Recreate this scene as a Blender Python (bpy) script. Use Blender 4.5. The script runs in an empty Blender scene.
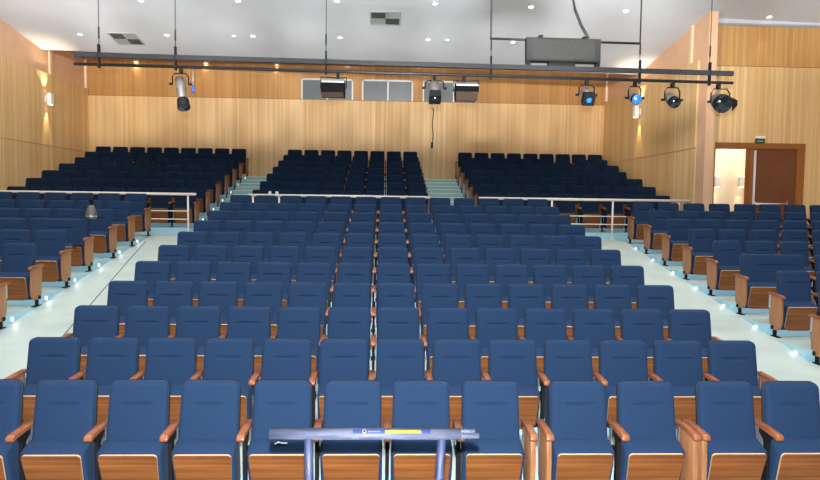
import bpy, bmesh, math, random
from mathutils import Vector, Matrix
random.seed(7)
PI = math.pi
scene = bpy.context.scene
COL = scene.collection

# ------------------------------------------------------------------ camera
HC, F, CX, CY = 2.36, 640.0, 410.0, 240.0
YAW, PITCH, ROLL = math.atan(26 / 640), math.atan(37 / 640), 0.0135
fwd = Vector((math.sin(YAW) * math.cos(PITCH), math.cos(YAW) * math.cos(PITCH), -math.sin(PITCH)))
r0 = Vector((math.cos(YAW), -math.sin(YAW), 0))
u0 = r0.cross(fwd)
rt = r0 * math.cos(ROLL) + u0 * math.sin(ROLL)
up = u0 * math.cos(ROLL) - r0 * math.sin(ROLL)
EYE = Vector((0, 0, HC))
camd = bpy.data.cameras.new('camera')
cam = bpy.data.objects.new('camera', camd)
COL.objects.link(cam)
M = Matrix((rt, up, -fwd)).transposed().to_4x4()
M.translation = EYE
cam.matrix_world = M
camd.sensor_width = 36
camd.lens = F / 820 * 36
camd.clip_end = 200
scene.camera = cam


def ray(px, py):
    return (fwd + rt * ((px - CX) / F) - up * ((py - CY) / F))


def at_y(px, py, Y):
    d = ray(px, py)
    return EYE + d * (Y / d.y)


def at_x(px, py, X):
    d = ray(px, py)
    return EYE + d * (X / d.x)


def at_z(px, py, Z):
    d = ray(px, py)
    return EYE + d * ((Z - HC) / d.z)


def proj(p):
    v = Vector(p) - EYE
    z = v.dot(fwd)
    return CX + F * v.dot(rt) / z, CY - F * v.dot(up) / z, z


# ------------------------------------------------------------------ materials
def lin(c):
    c = c / 255.0
    return c / 12.92 if c <= 0.04045 else ((c + 0.055) / 1.055) ** 2.4


def rgb(r, g, b):
    return (lin(r), lin(g), lin(b), 1)


def mat(name, col, rough=0.6, metal=0.0, spec=0.5, emit=None, estr=0.0, sheen=0.0, coat=0.0):
    m = bpy.data.materials.new(name)
    m.use_nodes = True
    b = m.node_tree.nodes['Principled BSDF']
    b.inputs['Base Color'].default_value = col
    b.inputs['Roughness'].default_value = rough
    b.inputs['Metallic'].default_value = metal
    b.inputs['Specular IOR Level'].default_value = spec
    if sheen:
        b.inputs['Sheen Weight'].default_value = sheen
        b.inputs['Sheen Roughness'].default_value = 0.4
    if coat:
        b.inputs['Coat Weight'].default_value = coat
    if emit:
        b.inputs['Emission Color'].default_value = emit
        b.inputs['Emission Strength'].default_value = estr
    return m


def add(nt, t, **kw):
    n = nt.nodes.new(t)
    for k, v in kw.items():
        setattr(n, k, v)
    return n


def noise_mat(name, c1, c2, scale=(10, 10, 10), rough=0.6, detail=4, bump=0.0, spec=0.4, sheen=0.0, coords='Object', pos=(0.3, 0.7), nscale=1.0):
    """two-tone material from stretched noise"""
    m = mat(name, c1, rough, spec=spec, sheen=sheen)
    nt = m.node_tree
    b = nt.nodes['Principled BSDF']
    tc = add(nt, 'ShaderNodeTexCoord')
    mp = add(nt, 'ShaderNodeMapping')
    mp.inputs['Scale'].default_value = scale
    nz = add(nt, 'ShaderNodeTexNoise')
    nz.inputs['Scale'].default_value = nscale
    nz.inputs['Detail'].default_value = detail
    cr = add(nt, 'ShaderNodeValToRGB')
    cr.color_ramp.elements[0].position = pos[0]
    cr.color_ramp.elements[1].position = pos[1]
    cr.color_ramp.elements[0].color = c1
    cr.color_ramp.elements[1].color = c2
    L = nt.links.new
    L(tc.outputs[coords], mp.inputs['Vector'])
    L(mp.outputs[0], nz.inputs['Vector'])
    L(nz.outputs['Fac'], cr.inputs[0])
    L(cr.outputs[0], b.inputs['Base Color'])
    if bump:
        bp = add(nt, 'ShaderNodeBump')
        bp.inputs['Strength'].default_value = bump
        bp.inputs['Distance'].default_value = 0.004
        L(nz.outputs['Fac'], bp.inputs['Height'])
        L(bp.outputs[0], b.inputs['Normal'])
    return m


def wall_wood(name, dark, mid, light, rough=0.5):
    """vertical narrow slat cladding: tone per slat and fine streaks, on axis-aligned walls"""
    m = mat(name, mid, rough, spec=0.3)
    nt = m.node_tree
    L = nt.links.new
    b = nt.nodes['Principled BSDF']
    tc = add(nt, 'ShaderNodeTexCoord')
    sx = add(nt, 'ShaderNodeSeparateXYZ')
    L(tc.outputs['Object'], sx.inputs[0])
    s = add(nt, 'ShaderNodeMath', operation='ADD')
    L(sx.outputs[0], s.inputs[0])
    L(sx.outputs[1], s.inputs[1])

    def cell(w):
        d = add(nt, 'ShaderNodeMath', operation='DIVIDE')
        L(s.outputs[0], d.inputs[0])
        d.inputs[1].default_value = w
        f = add(nt, 'ShaderNodeMath', operation='FLOOR')
        L(d.outputs[0], f.inputs[0])
        wn = add(nt, 'ShaderNodeTexWhiteNoise', noise_dimensions='1D')
        L(f.outputs[0], wn.inputs['W'])
        return wn.outputs['Value'], d.outputs[0]
    slat, sv = cell(0.062)
    panel, pv = cell(1.22)
    cv = add(nt, 'ShaderNodeCombineXYZ')
    m1 = add(nt, 'ShaderNodeMath', operation='MULTIPLY')
    L(s.outputs[0], m1.inputs[0]); m1.inputs[1].default_value = 22
    m2 = add(nt, 'ShaderNodeMath', operation='MULTIPLY')
    L(sx.outputs[2], m2.inputs[0]); m2.inputs[1].default_value = 0.8
    L(m1.outputs[0], cv.inputs[0]); L(m2.outputs[0], cv.inputs[2])
    nz = add(nt, 'ShaderNodeTexNoise')
    nz.inputs['Scale'].default_value = 1.0
    nz.inputs['Detail'].default_value = 3
    L(cv.outputs[0], nz.inputs['Vector'])

    def mul(a, k):
        n = add(nt, 'ShaderNodeMath', operation='MULTIPLY')
        L(a, n.inputs[0]); n.inputs[1].default_value = k
        return n.outputs[0]

    def plus(a, c):
        n = add(nt, 'ShaderNodeMath', operation='ADD')
        L(a, n.inputs[0]); L(c, n.inputs[1])
        return n.outputs[0]
    v = plus(plus(mul(slat, 0.34), mul(panel, 0.25)), mul(nz.outputs['Fac'], 0.42))
    cr = add(nt, 'ShaderNodeValToRGB')
    e = cr.color_ramp.elements
    e[0].position = 0.12; e[0].color = dark
    e[1].position = 0.92; e[1].color = light
    k = e.new(0.52); k.color = mid
    L(v, cr.inputs[0])
    # narrow groove between slats
    fr = add(nt, 'ShaderNodeMath', operation='FRACT')
    L(sv, fr.inputs[0])
    lt = add(nt, 'ShaderNodeMath', operation='LESS_THAN')
    L(fr.outputs[0], lt.inputs[0]); lt.inputs[1].default_value = 0.1
    mx = add(nt, 'ShaderNodeMixRGB', blend_type='MULTIPLY')
    mx.inputs[2].default_value = (0.78, 0.74, 0.68, 1)
    L(lt.outputs[0], mx.inputs[0])
    L(cr.outputs[0], mx.inputs[1])
    L(mx.outputs[0], b.inputs['Base Color'])
    return m


def floor_mat(name, c1, c2, rough=0.35):
    return noise_mat(name, c1, c2, (2.2, 2.2, 2.2), rough, 6, 0, 0.5, pos=(0.3, 0.75))


def glow(name, col, s):
    return mat(name, (0.8, 0.8, 0.8, 1), 0.4, emit=col, estr=s)


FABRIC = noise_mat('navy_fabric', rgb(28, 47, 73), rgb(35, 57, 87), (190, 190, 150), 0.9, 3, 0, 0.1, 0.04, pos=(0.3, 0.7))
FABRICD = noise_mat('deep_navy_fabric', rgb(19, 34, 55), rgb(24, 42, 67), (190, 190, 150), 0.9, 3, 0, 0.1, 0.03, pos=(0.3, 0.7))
WOOD = noise_mat('seat_veneer', rgb(80, 42, 16), rgb(142, 86, 40), (1.5, 8, 44), 0.38, 4, 0, 0.4, pos=(0.25, 0.75))
EDGE = mat('plywood_edge', rgb(196, 158, 118), 0.5)
ARMW = noise_mat('arm_wood', rgb(112, 62, 38), rgb(150, 92, 56), (40, 5, 30), 0.35, 4, 0, 0.5, pos=(0.25, 0.75))
PANW = noise_mat('end_panel_wood', rgb(132, 88, 56), rgb(172, 122, 82), (30, 26, 2.5), 0.42, 4, 0, 0.4, pos=(0.25, 0.75))
BLACK = mat('black_metal', rgb(16, 17, 19), 0.7, 0.0, spec=0.2)
DARK = mat('charcoal_paint', rgb(24, 27, 31), 0.5, 0.1)
STEEL = mat('bright_steel', rgb(190, 194, 200), 0.3, 0.85)
LATCH = mat('latch_metal', rgb(84, 86, 96), 0.4, 0.6)
FLOOR = floor_mat('pale_floor', rgb(164, 179, 174), rgb(182, 194, 189))
RISER = floor_mat('pale_blue_riser', rgb(140, 186, 204), rgb(162, 204, 218), 0.4)
STAIR = floor_mat('teal_stair', rgb(140, 182, 180), rgb(158, 196, 192), 0.5)
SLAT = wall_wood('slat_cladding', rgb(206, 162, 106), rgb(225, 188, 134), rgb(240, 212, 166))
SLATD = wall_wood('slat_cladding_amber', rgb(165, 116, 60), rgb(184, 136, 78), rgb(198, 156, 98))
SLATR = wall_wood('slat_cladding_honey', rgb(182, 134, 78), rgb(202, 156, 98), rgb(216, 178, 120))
PLASTER = noise_mat('peach_plaster', rgb(224, 180, 146), rgb(230, 188, 154), (3, 3, 3), 0.8)
CREAM = mat('cream_trim', rgb(240, 206, 172), 0.6)
CEIL = noise_mat('grey_ceiling', rgb(202, 205, 210), rgb(210, 213, 217), (0.8, 0.8, 0.8), 0.85)
SOFFIT = noise_mat('wood_soffit', rgb(158, 112, 70), rgb(172, 124, 80), (20, 1, 1), 0.6)
GAP = mat('shadow_gap', rgb(120, 90, 58), 0.8)
GREYGLASS = mat('frosted_glass', rgb(94, 106, 114), 0.25, spec=0.5)
ALU = mat('white_aluminium', rgb(214, 218, 222), 0.45)
RAILW = mat('cream_rail_paint', rgb(236, 224, 210), 0.4)
DOORB = noise_mat('brown_door', rgb(112, 66, 38), rgb(122, 74, 44), (3, 3, 3), 0.5)
DOORF = noise_mat('amber_door_frame', rgb(140, 88, 42), rgb(156, 100, 50), (20, 20, 3), 0.45)
CORR = mat('corridor_cream', rgb(244, 234, 212), 0.8)
WHITE = mat('white_enamel', rgb(232, 232, 234), 0.4)
HOUSING = mat('grey_housing', rgb(104, 98, 92), 0.5, 0.3)
LENS = mat('dark_lens', rgb(16, 18, 22), 0.08, 0.0, coat=1.0)
BLUELENS = mat('blue_lens', rgb(30, 110, 215), 0.12, 0.0, coat=1.0)
MESHGREY = noise_mat('speaker_grille', rgb(24, 26, 28), rgb(56, 54, 51), (70, 70, 110), 0.7, 2, 0.3)
TUBE = noise_mat('scuffed_tube', rgb(36, 41, 57), rgb(60, 64, 76), (6, 40, 40), 0.55, 5, 0, 0.2, pos=(0.35, 0.7))
TUBEB = noise_mat('scuffed_blue_post', rgb(21, 29, 54), rgb(36, 43, 62), (30, 30, 7), 0.5, 5, 0, 0.3, pos=(0.3, 0.7))
STBLUE = mat('sticker_blue', rgb(18, 34, 80), 0.7, spec=.1)
STYEL = mat('sticker_yellow', rgb(100, 92, 26), 0.7, spec=.1)
STPALE = mat('sticker_pale', rgb(86, 90, 78), 0.7, spec=.1)
EXITG = mat('exit_green', rgb(36, 62, 44), 0.4)
EXITT = mat('exit_mark', rgb(150, 176, 130), 0.4)
VDARK = mat('vent_dark', rgb(66, 70, 66), 0.6)
VLITE = mat('vent_light', rgb(158, 164, 160), 0.5)
MATTE = mat('matte_black', rgb(12, 12, 14), 0.85, spec=0.1)
BROWNG = mat('floodlight_visor', rgb(62, 46, 34), 0.4)
DISC = glow('downlight_glow', (1.0, 0.93, 0.82, 1), 9)
STEPG = glow('step_light_glow', (0.93, 0.97, 1.0, 1), 2.8)
SCG = glow('sconce_glow', (1.0, 0.82, 0.52, 1), 10)


# ------------------------------------------------------------------ mesh helpers
class MB:
    def __init__(s):
        s.v, s.f, s.m, s.sm = [], [], [], []

    def face(s, idx, mi=0, smooth=False):
        s.f.append(idx); s.m.append(mi); s.sm.append(smooth)

    def box(s, lo, hi, mi=0):
        b = len(s.v)
        x0, y0, z0 = lo; x1, y1, z1 = hi
        s.v += [(x0, y0, z0), (x1, y0, z0), (x1, y1, z0), (x0, y1, z0), (x0, y0, z1), (x1, y0, z1), (x1, y1, z1), (x0, y1, z1)]
        mis = mi if isinstance(mi, (list, tuple)) else [mi] * 6     # bottom, top, front, right, back, left
        for k, q in enumerate(((0, 3, 2, 1), (4, 5, 6, 7), (0, 1, 5, 4), (1, 2, 6, 5), (2, 3, 7, 6), (3, 0, 4, 7))):
            s.face([b + i for i in q], mis[k])
        return s

    def tube(s, pts, r, n=10, mi=0, caps=True):
        pts = [Vector(p) for p in pts]
        rings = []
        for i, p in enumerate(pts):
            if i == 0: t = pts[1] - p
            elif i == len(pts) - 1: t = p - pts[i - 1]
            else: t = (pts[i + 1] - p).normalized() + (p - pts[i - 1]).normalized()
            t.normalize()
            a = Vector((0, 0, 1)) if abs(t.z) < 0.9 else Vector((1, 0, 0))
            e1 = t.cross(a).normalized(); e2 = t.cross(e1)
            rr = r[i] if isinstance(r, (list, tuple)) else r
            b = len(s.v)
            for k in range(n):
                an = 2 * PI * k / n
                s.v.append(tuple(p + e1 * (rr * math.cos(an)) + e2 * (rr * math.sin(an))))
            rings.append(b)
        for a, b in zip(rings, rings[1:]):
            for k in range(n):
                k2 = (k + 1) % n
                s.face([a + k, b + k, b + k2, a + k2], mi, True)
        if caps:
            s.face([rings[0] + k for k in range(n)], mi)
            s.face([rings[-1] + n - 1 - k for k in range(n)], mi)
        return s

    def prism(s, poly, axis, a, b, mi=0, mi_side=None):
        """extrude polygon: axis 'x' poly=(y,z); 'y' poly=(x,z); 'z' poly=(x,y)"""
        def P(p, t):
            return {'x': (t, p[0], p[1]), 'y': (p[0], t, p[1]), 'z': (p[0], p[1], t)}[axis]
        n = len(poly); o = len(s.v)
        s.v += [P(p, a) for p in poly] + [P(p, b) for p in poly]
        s.face(list(range(o + n - 1, o - 1, -1)), mi)
        s.face(list(range(o + n, o + 2 * n)), mi)
        for k in range(n):
            k2 = (k + 1) % n
            s.face([o + k, o + k2, o + n + k2, o + n + k], mi if mi_side is None else mi_side)
        return s

    def mesh(s, name, mats, bevel=0.0, seg=2, smooth=False):
        me = bpy.data.meshes.new(name)
        me.from_pydata(s.v, [], s.f)
        for m in mats if isinstance(mats, (list, tuple)) else [mats]:
            me.materials.append(m)
        for p, mi, sm in zip(me.polygons, s.m, s.sm):
            p.material_index = mi; p.use_smooth = sm or smooth
        bm = bmesh.new(); bm.from_mesh(me)
        bmesh.ops.recalc_face_normals(bm, faces=bm.faces)
        if bevel:
            ed = [e for e in bm.edges if len(e.link_faces) == 2 and e.calc_face_angle(0) > 0.6]
            bmesh.ops.bevel(bm, geom=ed, offset=bevel, segments=seg, affect='EDGES', profile=0.5, clamp_overlap=True)
            for fc in bm.faces: fc.smooth = True
        bm.to_mesh(me); bm.free()
        if bevel:
            try: me.set_sharp_from_angle(angle=0.7)
            except Exception: pass
        return me


def link(name, me, parent=None, loc=(0, 0, 0), rot=(0, 0, 0)):
    o = bpy.data.objects.new(name, me)
    COL.objects.link(o)
    o.location = loc; o.rotation_euler = rot
    if parent is not None: o.parent = parent
    return o


def empty(name, loc=(0, 0, 0), rot=(0, 0, 0)):
    o = link(name, None, None, loc, rot)
    o.empty_display_size = 0.1
    return o


def tag(o, label, cat, group=None, kind=None):
    o['label'] = label; o['category'] = cat
    if group: o['group'] = group
    if kind: o['kind'] = kind
    return o


def struct(o, label=None):
    o['kind'] = 'structure'
    if label: o['label'] = label
    return o


def bx(name, lo, hi, m, parent=None, bevel=0.0):
    return link(name, MB().box(lo, hi).mesh(name, m, bevel), parent)


ORD = ['', 'first', 'second', 'third', 'fourth', 'fifth', 'sixth', 'seventh', 'eighth', 'ninth', 'tenth', 'eleventh', 'twelfth', 'thirteenth']
NUM = ['', 'one', 'two', 'three', 'four', 'five', 'six', 'seven', 'eight', 'nine', 'ten', 'eleven', 'twelve', 'thirteen']

# ------------------------------------------------------------------ levels
def row_y(r): return 5.08 if r == 1 else 6.32 + 0.918 * (r - 2)
def row_z(r): return 0.0 if r == 1 else 0.07 + 0.165 * (r - 2)
def tier_front(r): return row_y(r) - 1.05
def rear_y(k): return 16.1 + 0.97 * k
def rear_z(k): return 1.70 + 0.245 * k
def rear_front(k): return 15.2 if k == 0 else rear_y(k) - 0.95
YB = 22.3           # back wall
XL, XR = -10.06, 7.65
XFAR = 12.6
ZC = row_z(11)
EL, ER = -5.22, 5.50      # aisle edges of the side blocks
CL, CR = -3.58, 3.86      # centre block edges
SA = (-4.55, -3.38)       # rear stairs
SB = (1.2, 2.4)
RIS = [1, 0, 1, 1, 1, 1]
FM = [FLOOR, RISER]

struct(bx('floor', (XL, 3.2, -0.2), (XFAR, tier_front(2), 0.0), FLOOR), 'pale floor before the front row')
struct(bx('floor_stage', (XL, -4, -0.2), (XFAR, 3.2, 0.8), mat('stage_boards', rgb(70, 52, 40), 0.5)), 'stage floor edge')


RDROP = 0.05


def tiers(name, x0, x1, label, dz=0.0):
    mb = MB()
    for r in range(2, 12):
        y1 = tier_front(r + 1) if r < 11 else 15.2
        mb.box((x0, tier_front(r), -0.2), (x1, y1, row_z(r) - dz), RIS)
    return struct(link(name, mb.mesh(name, FM)), label)


tiers('floor_left', XL, EL, 'pale stepped floor of the left seating block')
tiers('floor_centre', CL, CR, 'pale stepped floor of the centre seating block')
tiers('floor_right', ER, XFAR, 'pale stepped floor of the right seating block', RDROP)


def ramp(name, x0, x1, label):
    prof = [(tier_front(2), -0.2), (tier_front(2), 0.0), (tier_front(3), row_z(2)), (tier_front(12) - 0.0, ZC), (15.2, ZC), (15.2, -0.2)]
    return struct(link(name, MB().prism(prof, 'x', x0, x1).mesh(name, FLOOR)), label)


ramp('floor_aisle_left', EL, CL, 'pale sloping floor of the left aisle')
ramp('floor_aisle_right', CR, ER, 'pale sloping floor of the right aisle')


def rear_tiers(name, x0, x1, label):
    mb = MB()
    for k in range(7):
        y1 = rear_front(k + 1) if k < 6 else YB
        mb.box((x0, rear_front(k), 0.5), (x1, y1, rear_z(k)), RIS)
    return struct(link(name, mb.mesh(name, FM)), label)


rear_tiers('floor_rear_left', XL, SA[0], 'stepped floor of the left rear bank')
rear_tiers('floor_rear_centre', SA[1], SB[0], 'stepped floor of the centre rear bank')
rear_tiers('floor_rear_right', SB[1], XR, 'stepped floor of the right rear bank')
for nm, (x0, x1), lb in (('floor_stair_left', SA, 'pale teal stairs between the left and centre rear banks'), ('floor_stair_right', SB, 'pale teal stairs between the centre and right rear banks')):
    mb = MB()
    for k in range(7):
        z0 = ZC if k == 0 else rear_z(k - 1)
        y0 = rear_front(k); y1 = rear_front(k + 1) if k < 6 else YB
        ym = (y0 + min(y1, y0 + 0.97)) / 2
        mb.box((x0, y0, 0.5), (x1, ym, (z0 + rear_z(k)) / 2), 0)
        for (yy, zz) in ((y0, (z0 + rear_z(k)) / 2), (ym, rear_z(k))):
            mb.box((x0 + .01, yy - .012, zz - .03), (x1 - .01, yy, zz), 1)
        mb.box((x0, ym, 0.5), (x1, y1, rear_z(k)), 0)
    struct(link(nm, mb.mesh(nm, [STAIR, mat('stair_nosing', rgb(205, 222, 216), .5)])), lb)

# ------------------------------------------------------------------ walls
ZJB = 5.85          # same joint on the back wall
ZJ = 6.06           # joint between lower and upper cladding
ZS = HC + 4.65      # rear soffit
CE, CS, CYE = HC + 4.17, 0.15, 19.5
CT = -0.02   # main ceiling: height at its rear edge, fall per metre, edge


def ceil_z(y, x=-1.0): return CE + CS * (CYE - y) + CT * (x + 1)


struct(bx('wall_back', (XL, YB, 0.5), (XR, YB + 0.25, ZJB), SLAT), 'wooden slat back wall')
struct(bx('trim_1', (XL, YB + 0.03, ZJB), (XR, YB + 0.25, ZJB + 0.02), GAP))
wins = [(301, 353, 78, 100.2, 327), (362, 413, 79, 101, 388), (423, 477, 80, 101.8, 454)]
wx = []
for (a, b, t, bt, mu) in wins:
    p, q = at_y(a, t, YB), at_y(b, bt, YB)
    wx.append((p.x, q.x, q.z, p.z, at_y(mu, 90, YB).x))
wz0, wz1 = ZJB + 0.02, sum(w[3] for w in wx) / 3
mb = MB()
xs = [XL] + [v for w in wx for v in (w[0], w[1])] + [XR]
for i in range(0, len(xs), 2):
    mb.box((xs[i], YB + 0.03, ZJB + 0.02), (xs[i + 1], YB + 0.25, wz1))
mb.box((XL, YB + 0.03, wz1), (XR, YB + 0.25, ZS + 0.2))
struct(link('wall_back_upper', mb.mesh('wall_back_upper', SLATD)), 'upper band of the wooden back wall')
for i, (x0, x1, z0, z1, mu) in enumerate(wx):
    w = struct(bx('window_%d' % (i + 1), (x0, YB + 0.12, wz0), (x1, YB + 0.14, wz1), GREYGLASS), 'grey glass projection booth window')
    fr = MB()
    t = 0.05
    fr.box((x0, YB + 0.06, wz0), (x0 + t, YB + 0.12, wz1)); fr.box((x1 - t, YB + 0.06, wz0), (x1, YB + 0.12, wz1))
    fr.box((x0, YB + 0.06, wz1 - t), (x1, YB + 0.12, wz1))
    fr.box((mu - t / 2, YB + 0.06, wz0), (mu + t / 2, YB + 0.12, wz1))
    link('window_frame', fr.mesh('window_frame', ALU), w)

# left wall: cladding in two tiers, plaster above
ZL = 3.92
struct(bx('wall_left', (XL - 0.3, -4, -0.2), (XL - 0.03, YB + 0.25, 10), PLASTER), 'peach plaster side wall')
struct(bx('trim_2', (XL - 0.03, 3.2, 0), (XL, YB, ZL - 0.012), SLAT), 'lower wooden cladding of the left wall')
struct(bx('trim_3', (XL - 0.03, 3.2, ZL + 0.012), (XL + 0.012, YB, ZJ), SLAT), 'upper wooden cladding of the left wall')
p = at_x(51, 70, XL)
struct(bx('trim_4', (XL - 0.03, p.y - 0.07, ZJ), (XL + 0.01, p.y + 0.07, ZS + 0.6), CREAM))
struct(bx('trim_5', (XL - 0.03, YB - 0.16, ZJ), (XL + 0.04, YB + 0.02, ZS), CREAM))
# right wall of the rear hall
Y0 = 15.2
struct(bx('wall_right', (XR + 0.03, Y0, 0), (XR + 0.24, YB + 0.25, 10), PLASTER), 'peach plaster side wall with end face')
struct(bx('trim_6', (XR, Y0 + 0.42, 0), (XR + 0.03, YB, ZL - 0.13), SLAT), 'lower wooden cladding of the right wall')
struct(bx('trim_7', (XR - 0.012, Y0 + 0.42, ZL - 0.106), (XR + 0.03, YB, ZJ - 0.12), SLAT), 'upper wooden cladding of the right wall')
p = at_x(691, 40, XR)
struct(bx('trim_8', (XR - 0.01, p.y - 0.06, ZJ - 0.12), (XR + 0.03, p.y + 0.06, 9), CREAM))
struct(bx('trim_9', (XR - 0.04, YB - 0.16, ZJ - 0.1), (XR + 0.03, YB + 0.02, ZS), CREAM))
# wall with the door
YD = 15.55
XD = XR + 0.24
dl, dr = at_y(714, 170, YD).x, at_y(804, 170, YD).x
dt = at_y(755, 143, YD).z
zt = at_y(770, 67, YD).z
zcr = at_y(760, 25, YD).z
dl = max(dl, XD + 0.02)
mb = MB()
mb.box((XD, YD, 0), (dl, YD + 0.2, zt)); mb.box((dr, YD, 0), (XFAR, YD + 0.2, zt)); mb.box((dl, YD, dt), (dr, YD + 0.2, zt))
mb.box((dl, YD, 0), (dr, YD + 0.2, ZC))
struct(link('wall_right_front', mb.mesh('wall_right_front', SLAT)), 'wooden slat wall around the door')
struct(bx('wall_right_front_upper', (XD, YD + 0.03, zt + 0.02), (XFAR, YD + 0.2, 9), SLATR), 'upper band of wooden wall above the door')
struct(bx('trim_10', (XD, YD + 0.05, zt), (XFAR, YD + 0.2, zt + 0.02), GAP))
struct(bx('wall_right_side', (XFAR, -4, -0.2), (XFAR + 0.2, YD + 0.2, 10), PLASTER))
struct(bx('floor_crossing', (ER, 15.2, -0.2), (XR, 15.22, 0.4), RISER))
struct(bx('floor_door', (XR + 0.24, 15.2, -0.2), (XFAR, YD, ZC), FLOOR), 'floor before the door')
# door
door = struct(empty('door_1'), 'double doorway with one brown leaf closed')
jw = 0.12
ml, mr = at_y(749.5, 170, YD).x, at_y(753, 170, YD).x
mb = MB()
mb.box((dr - 0.2, YD - 0.02, ZC), (dr, YD + 0.2, dt)); mb.box((dl, YD - 0.02, dt - 0.14), (dr - 0.2, YD + 0.2, dt))
mb.box((ml, YD - 0.01, ZC), (mr, YD + 0.2, dt - 0.14)); mb.box((dl - 0.01, YD + 0.0, ZC), (dl + 0.02, YD + 0.2, dt - 0.14))
link('door_frame', mb.mesh('door_frame', DOORF), door)
leaf = bx('door_leaf', (mr, YD + 0.06, ZC), (dr - 0.2, YD + 0.11, dt - 0.14), DOORB, door)
pz = at_y(770, 204, YD).z
px1 = at_y(787, 204, YD).x
mb = MB()
mb.tube([(mr + 0.05, YD + 0.02, dt - 0.18), (mr + 0.05, YD + 0.02, pz + 0.06), (mr + 0.11, YD, pz), (px1, YD, pz), (px1, YD, pz + 0.08)], 0.03, 8)
mb.tube([(mr + 0.05, YD + 0.02, pz + 0.06), (mr + 0.05, YD + 0.02, ZC + 0.05)], 0.022, 8)
link('push_bar', mb.mesh('push_bar', WHITE), leaf)
# corridor behind
struct(bx('wall_corridor', (XD, 17.6, ZC - 0.1), (11.5, 17.7, 4.6), CORR), 'bright cream corridor wall behind the door')
struct(bx('wall_corridor_side', (11.4, YD + 0.2, ZC - 0.1), (11.5, 17.6, 4.6), CORR))
struct(bx('floor_corridor', (XD, YD + 0.2, ZC - 0.1), (11.5, 17.6, ZC), FLOOR))
struct(bx('ceiling_corridor', (XD, YD + 0.2, 4.4), (11.5, 17.7, 4.6), CORR))

# ceilings
def ceil_slab(nm, x0, x1, ys, drop, top, label):
    mb = MB()
    n = len(ys)
    for x in (x0, x1):
        for k, y in enumerate(ys): mb.v.append((x, y, ceil_z(max(y, 9), x) - drop[k]))
        for k, y in enumerate(ys): mb.v.append((x, y, ceil_z(max(y, 9), x) + top))
    for k in range(n - 1):
        mb.face([k, k + 1, 2 * n + k + 1, 2 * n + k])
        mb.face([n + k, 3 * n + k, 3 * n + k + 1, n + k + 1])
        mb.face([k, n + k, n + k + 1, k + 1]); mb.face([2 * n + k, 2 * n + k + 1, 3 * n + k + 1, 3 * n + k])
    for k in (0, n - 1): mb.face([k, 2 * n + k, 3 * n + k, n + k])
    return struct(link(nm, mb.mesh(nm, CEIL)), label)


ceil_slab('ceiling', XL - 0.3, XD, (3.0, 9, CYE), (0, 0, 0), .6, 'grey sloping ceiling')
struct(bx('ceiling_rear', (XL - 0.3, CYE, ZS), (XD, YB + 0.25, ZS + 0.2), SOFFIT), 'brown wooden ceiling over the last rows')
ceil_slab('ceiling_right', XD, XFAR + .2, (3.0, 9, 15.4, YD + .2), (0, 0, 0, 0), .4, 'grey ceiling over the right block')
struct(bx('trim_11', (XD, YD - .01, zcr - .02), (XFAR, YD + .1, zcr + .03), mat('blue_grey_trim', rgb(150, 164, 178), .6)))
struct(bx('trim_12', (XD, YD - .012, zcr + .03), (XFAR, YD + .1, zcr + .5), CEIL))
# ------------------------------------------------------------------ the seat kit
ZV = [0, .02, .05, .12, .22, .34, .46, .56, .64, .67, .685, .695, .705, .715, .725, .74, .77, .81, .86, .91, .945, .968, .985, .995, 1.0]
UV = [-1, -.985, -.95, -.9, -.8, -.66, -.6, -.54, -.4, -.2, 0, .2, .4, .54, .6, .66, .8, .9, .95, .985, 1]


def back_mesh(w, name='backrest'):
    mb = MB()
    z0, z1, r = 0.38, 0.935, 0.05
    H = z1 - z0
    def hw(v):
        h = (w / 2) * (1.0 + 0.04 * (1 - v)) - 0.0
        z = v * H
        if z > H - r:
            h -= r - math.sqrt(max(0, r * r - (z - (H - r)) ** 2))
        if z < 0.025:
            h -= 0.025 - math.sqrt(max(0, 0.025 ** 2 - (0.025 - z) ** 2))
        return h
    n = len(UV)
    for side in (0, 1):
        for v in ZV:
            z = z0 + v * H
            yc = -0.135 + 0.095 * v          # recline
            for u in UV:
                x = u * hw(v)
                if side == 0:
                    e = min((1 - abs(u)) * w / 2, v * H, (1 - v) * H)
                    rd = 0.03
                    dep = 0.03 * math.sqrt(max(0, 1 - (1 - min(1, e / rd)) ** 2))
                    crown = 0.012 * (1 - u * u) * math.sin(PI * min(1, max(0, v)))
                    g = 0.0
                    if abs(u) < 0.52:
                        k = min(1, (0.52 - abs(u)) / 0.08)
                        g = 0.019 * k * math.exp(-((v - 0.705) / 0.013) ** 2)
                    y = yc - dep - crown + g
                else:
                    y = yc + 0.045
                mb.v.append((x, y, z))
    m = len(ZV)
    idx = lambda s, j, i: s * n * m + j * n + i
    for j in range(m - 1):
        for i in range(n - 1):
            mb.face([idx(0, j, i), idx(0, j, i + 1), idx(0, j + 1, i + 1), idx(0, j + 1, i)], 0, True)
            mb.face([idx(1, j, i + 1), idx(1, j, i), idx(1, j + 1, i), idx(1, j + 1, i + 1)], 0, True)
        for i in (0, n - 1):
            mb.face([idx(0, j, i), idx(0, j + 1, i), idx(1, j + 1, i), idx(1, j, i)], 0, True)
    for j in (0, m - 1):
        for i in range(n - 1):
            mb.face([idx(0, j, i), idx(1, j, i), idx(1, j, i + 1), idx(0, j, i + 1)], 0, True)
    return mb.mesh(name, FABRIC)


def cushion_mesh(w):
    poly = [(-.293, .437), (-.27, .462), (-.14, .512), (-.07, .40), (-.04, .17), (-.07, .10), (-.185, .09)]
    return MB().prism(poly, 'x', -w / 2, w / 2).mesh('seat_cushion', FABRIC, 0.022, 3)


PA = Vector((-.306, .442)); PB = Vector((-.205, .09))     # outer face of the tipped pan, (y, z) top and bottom


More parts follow.
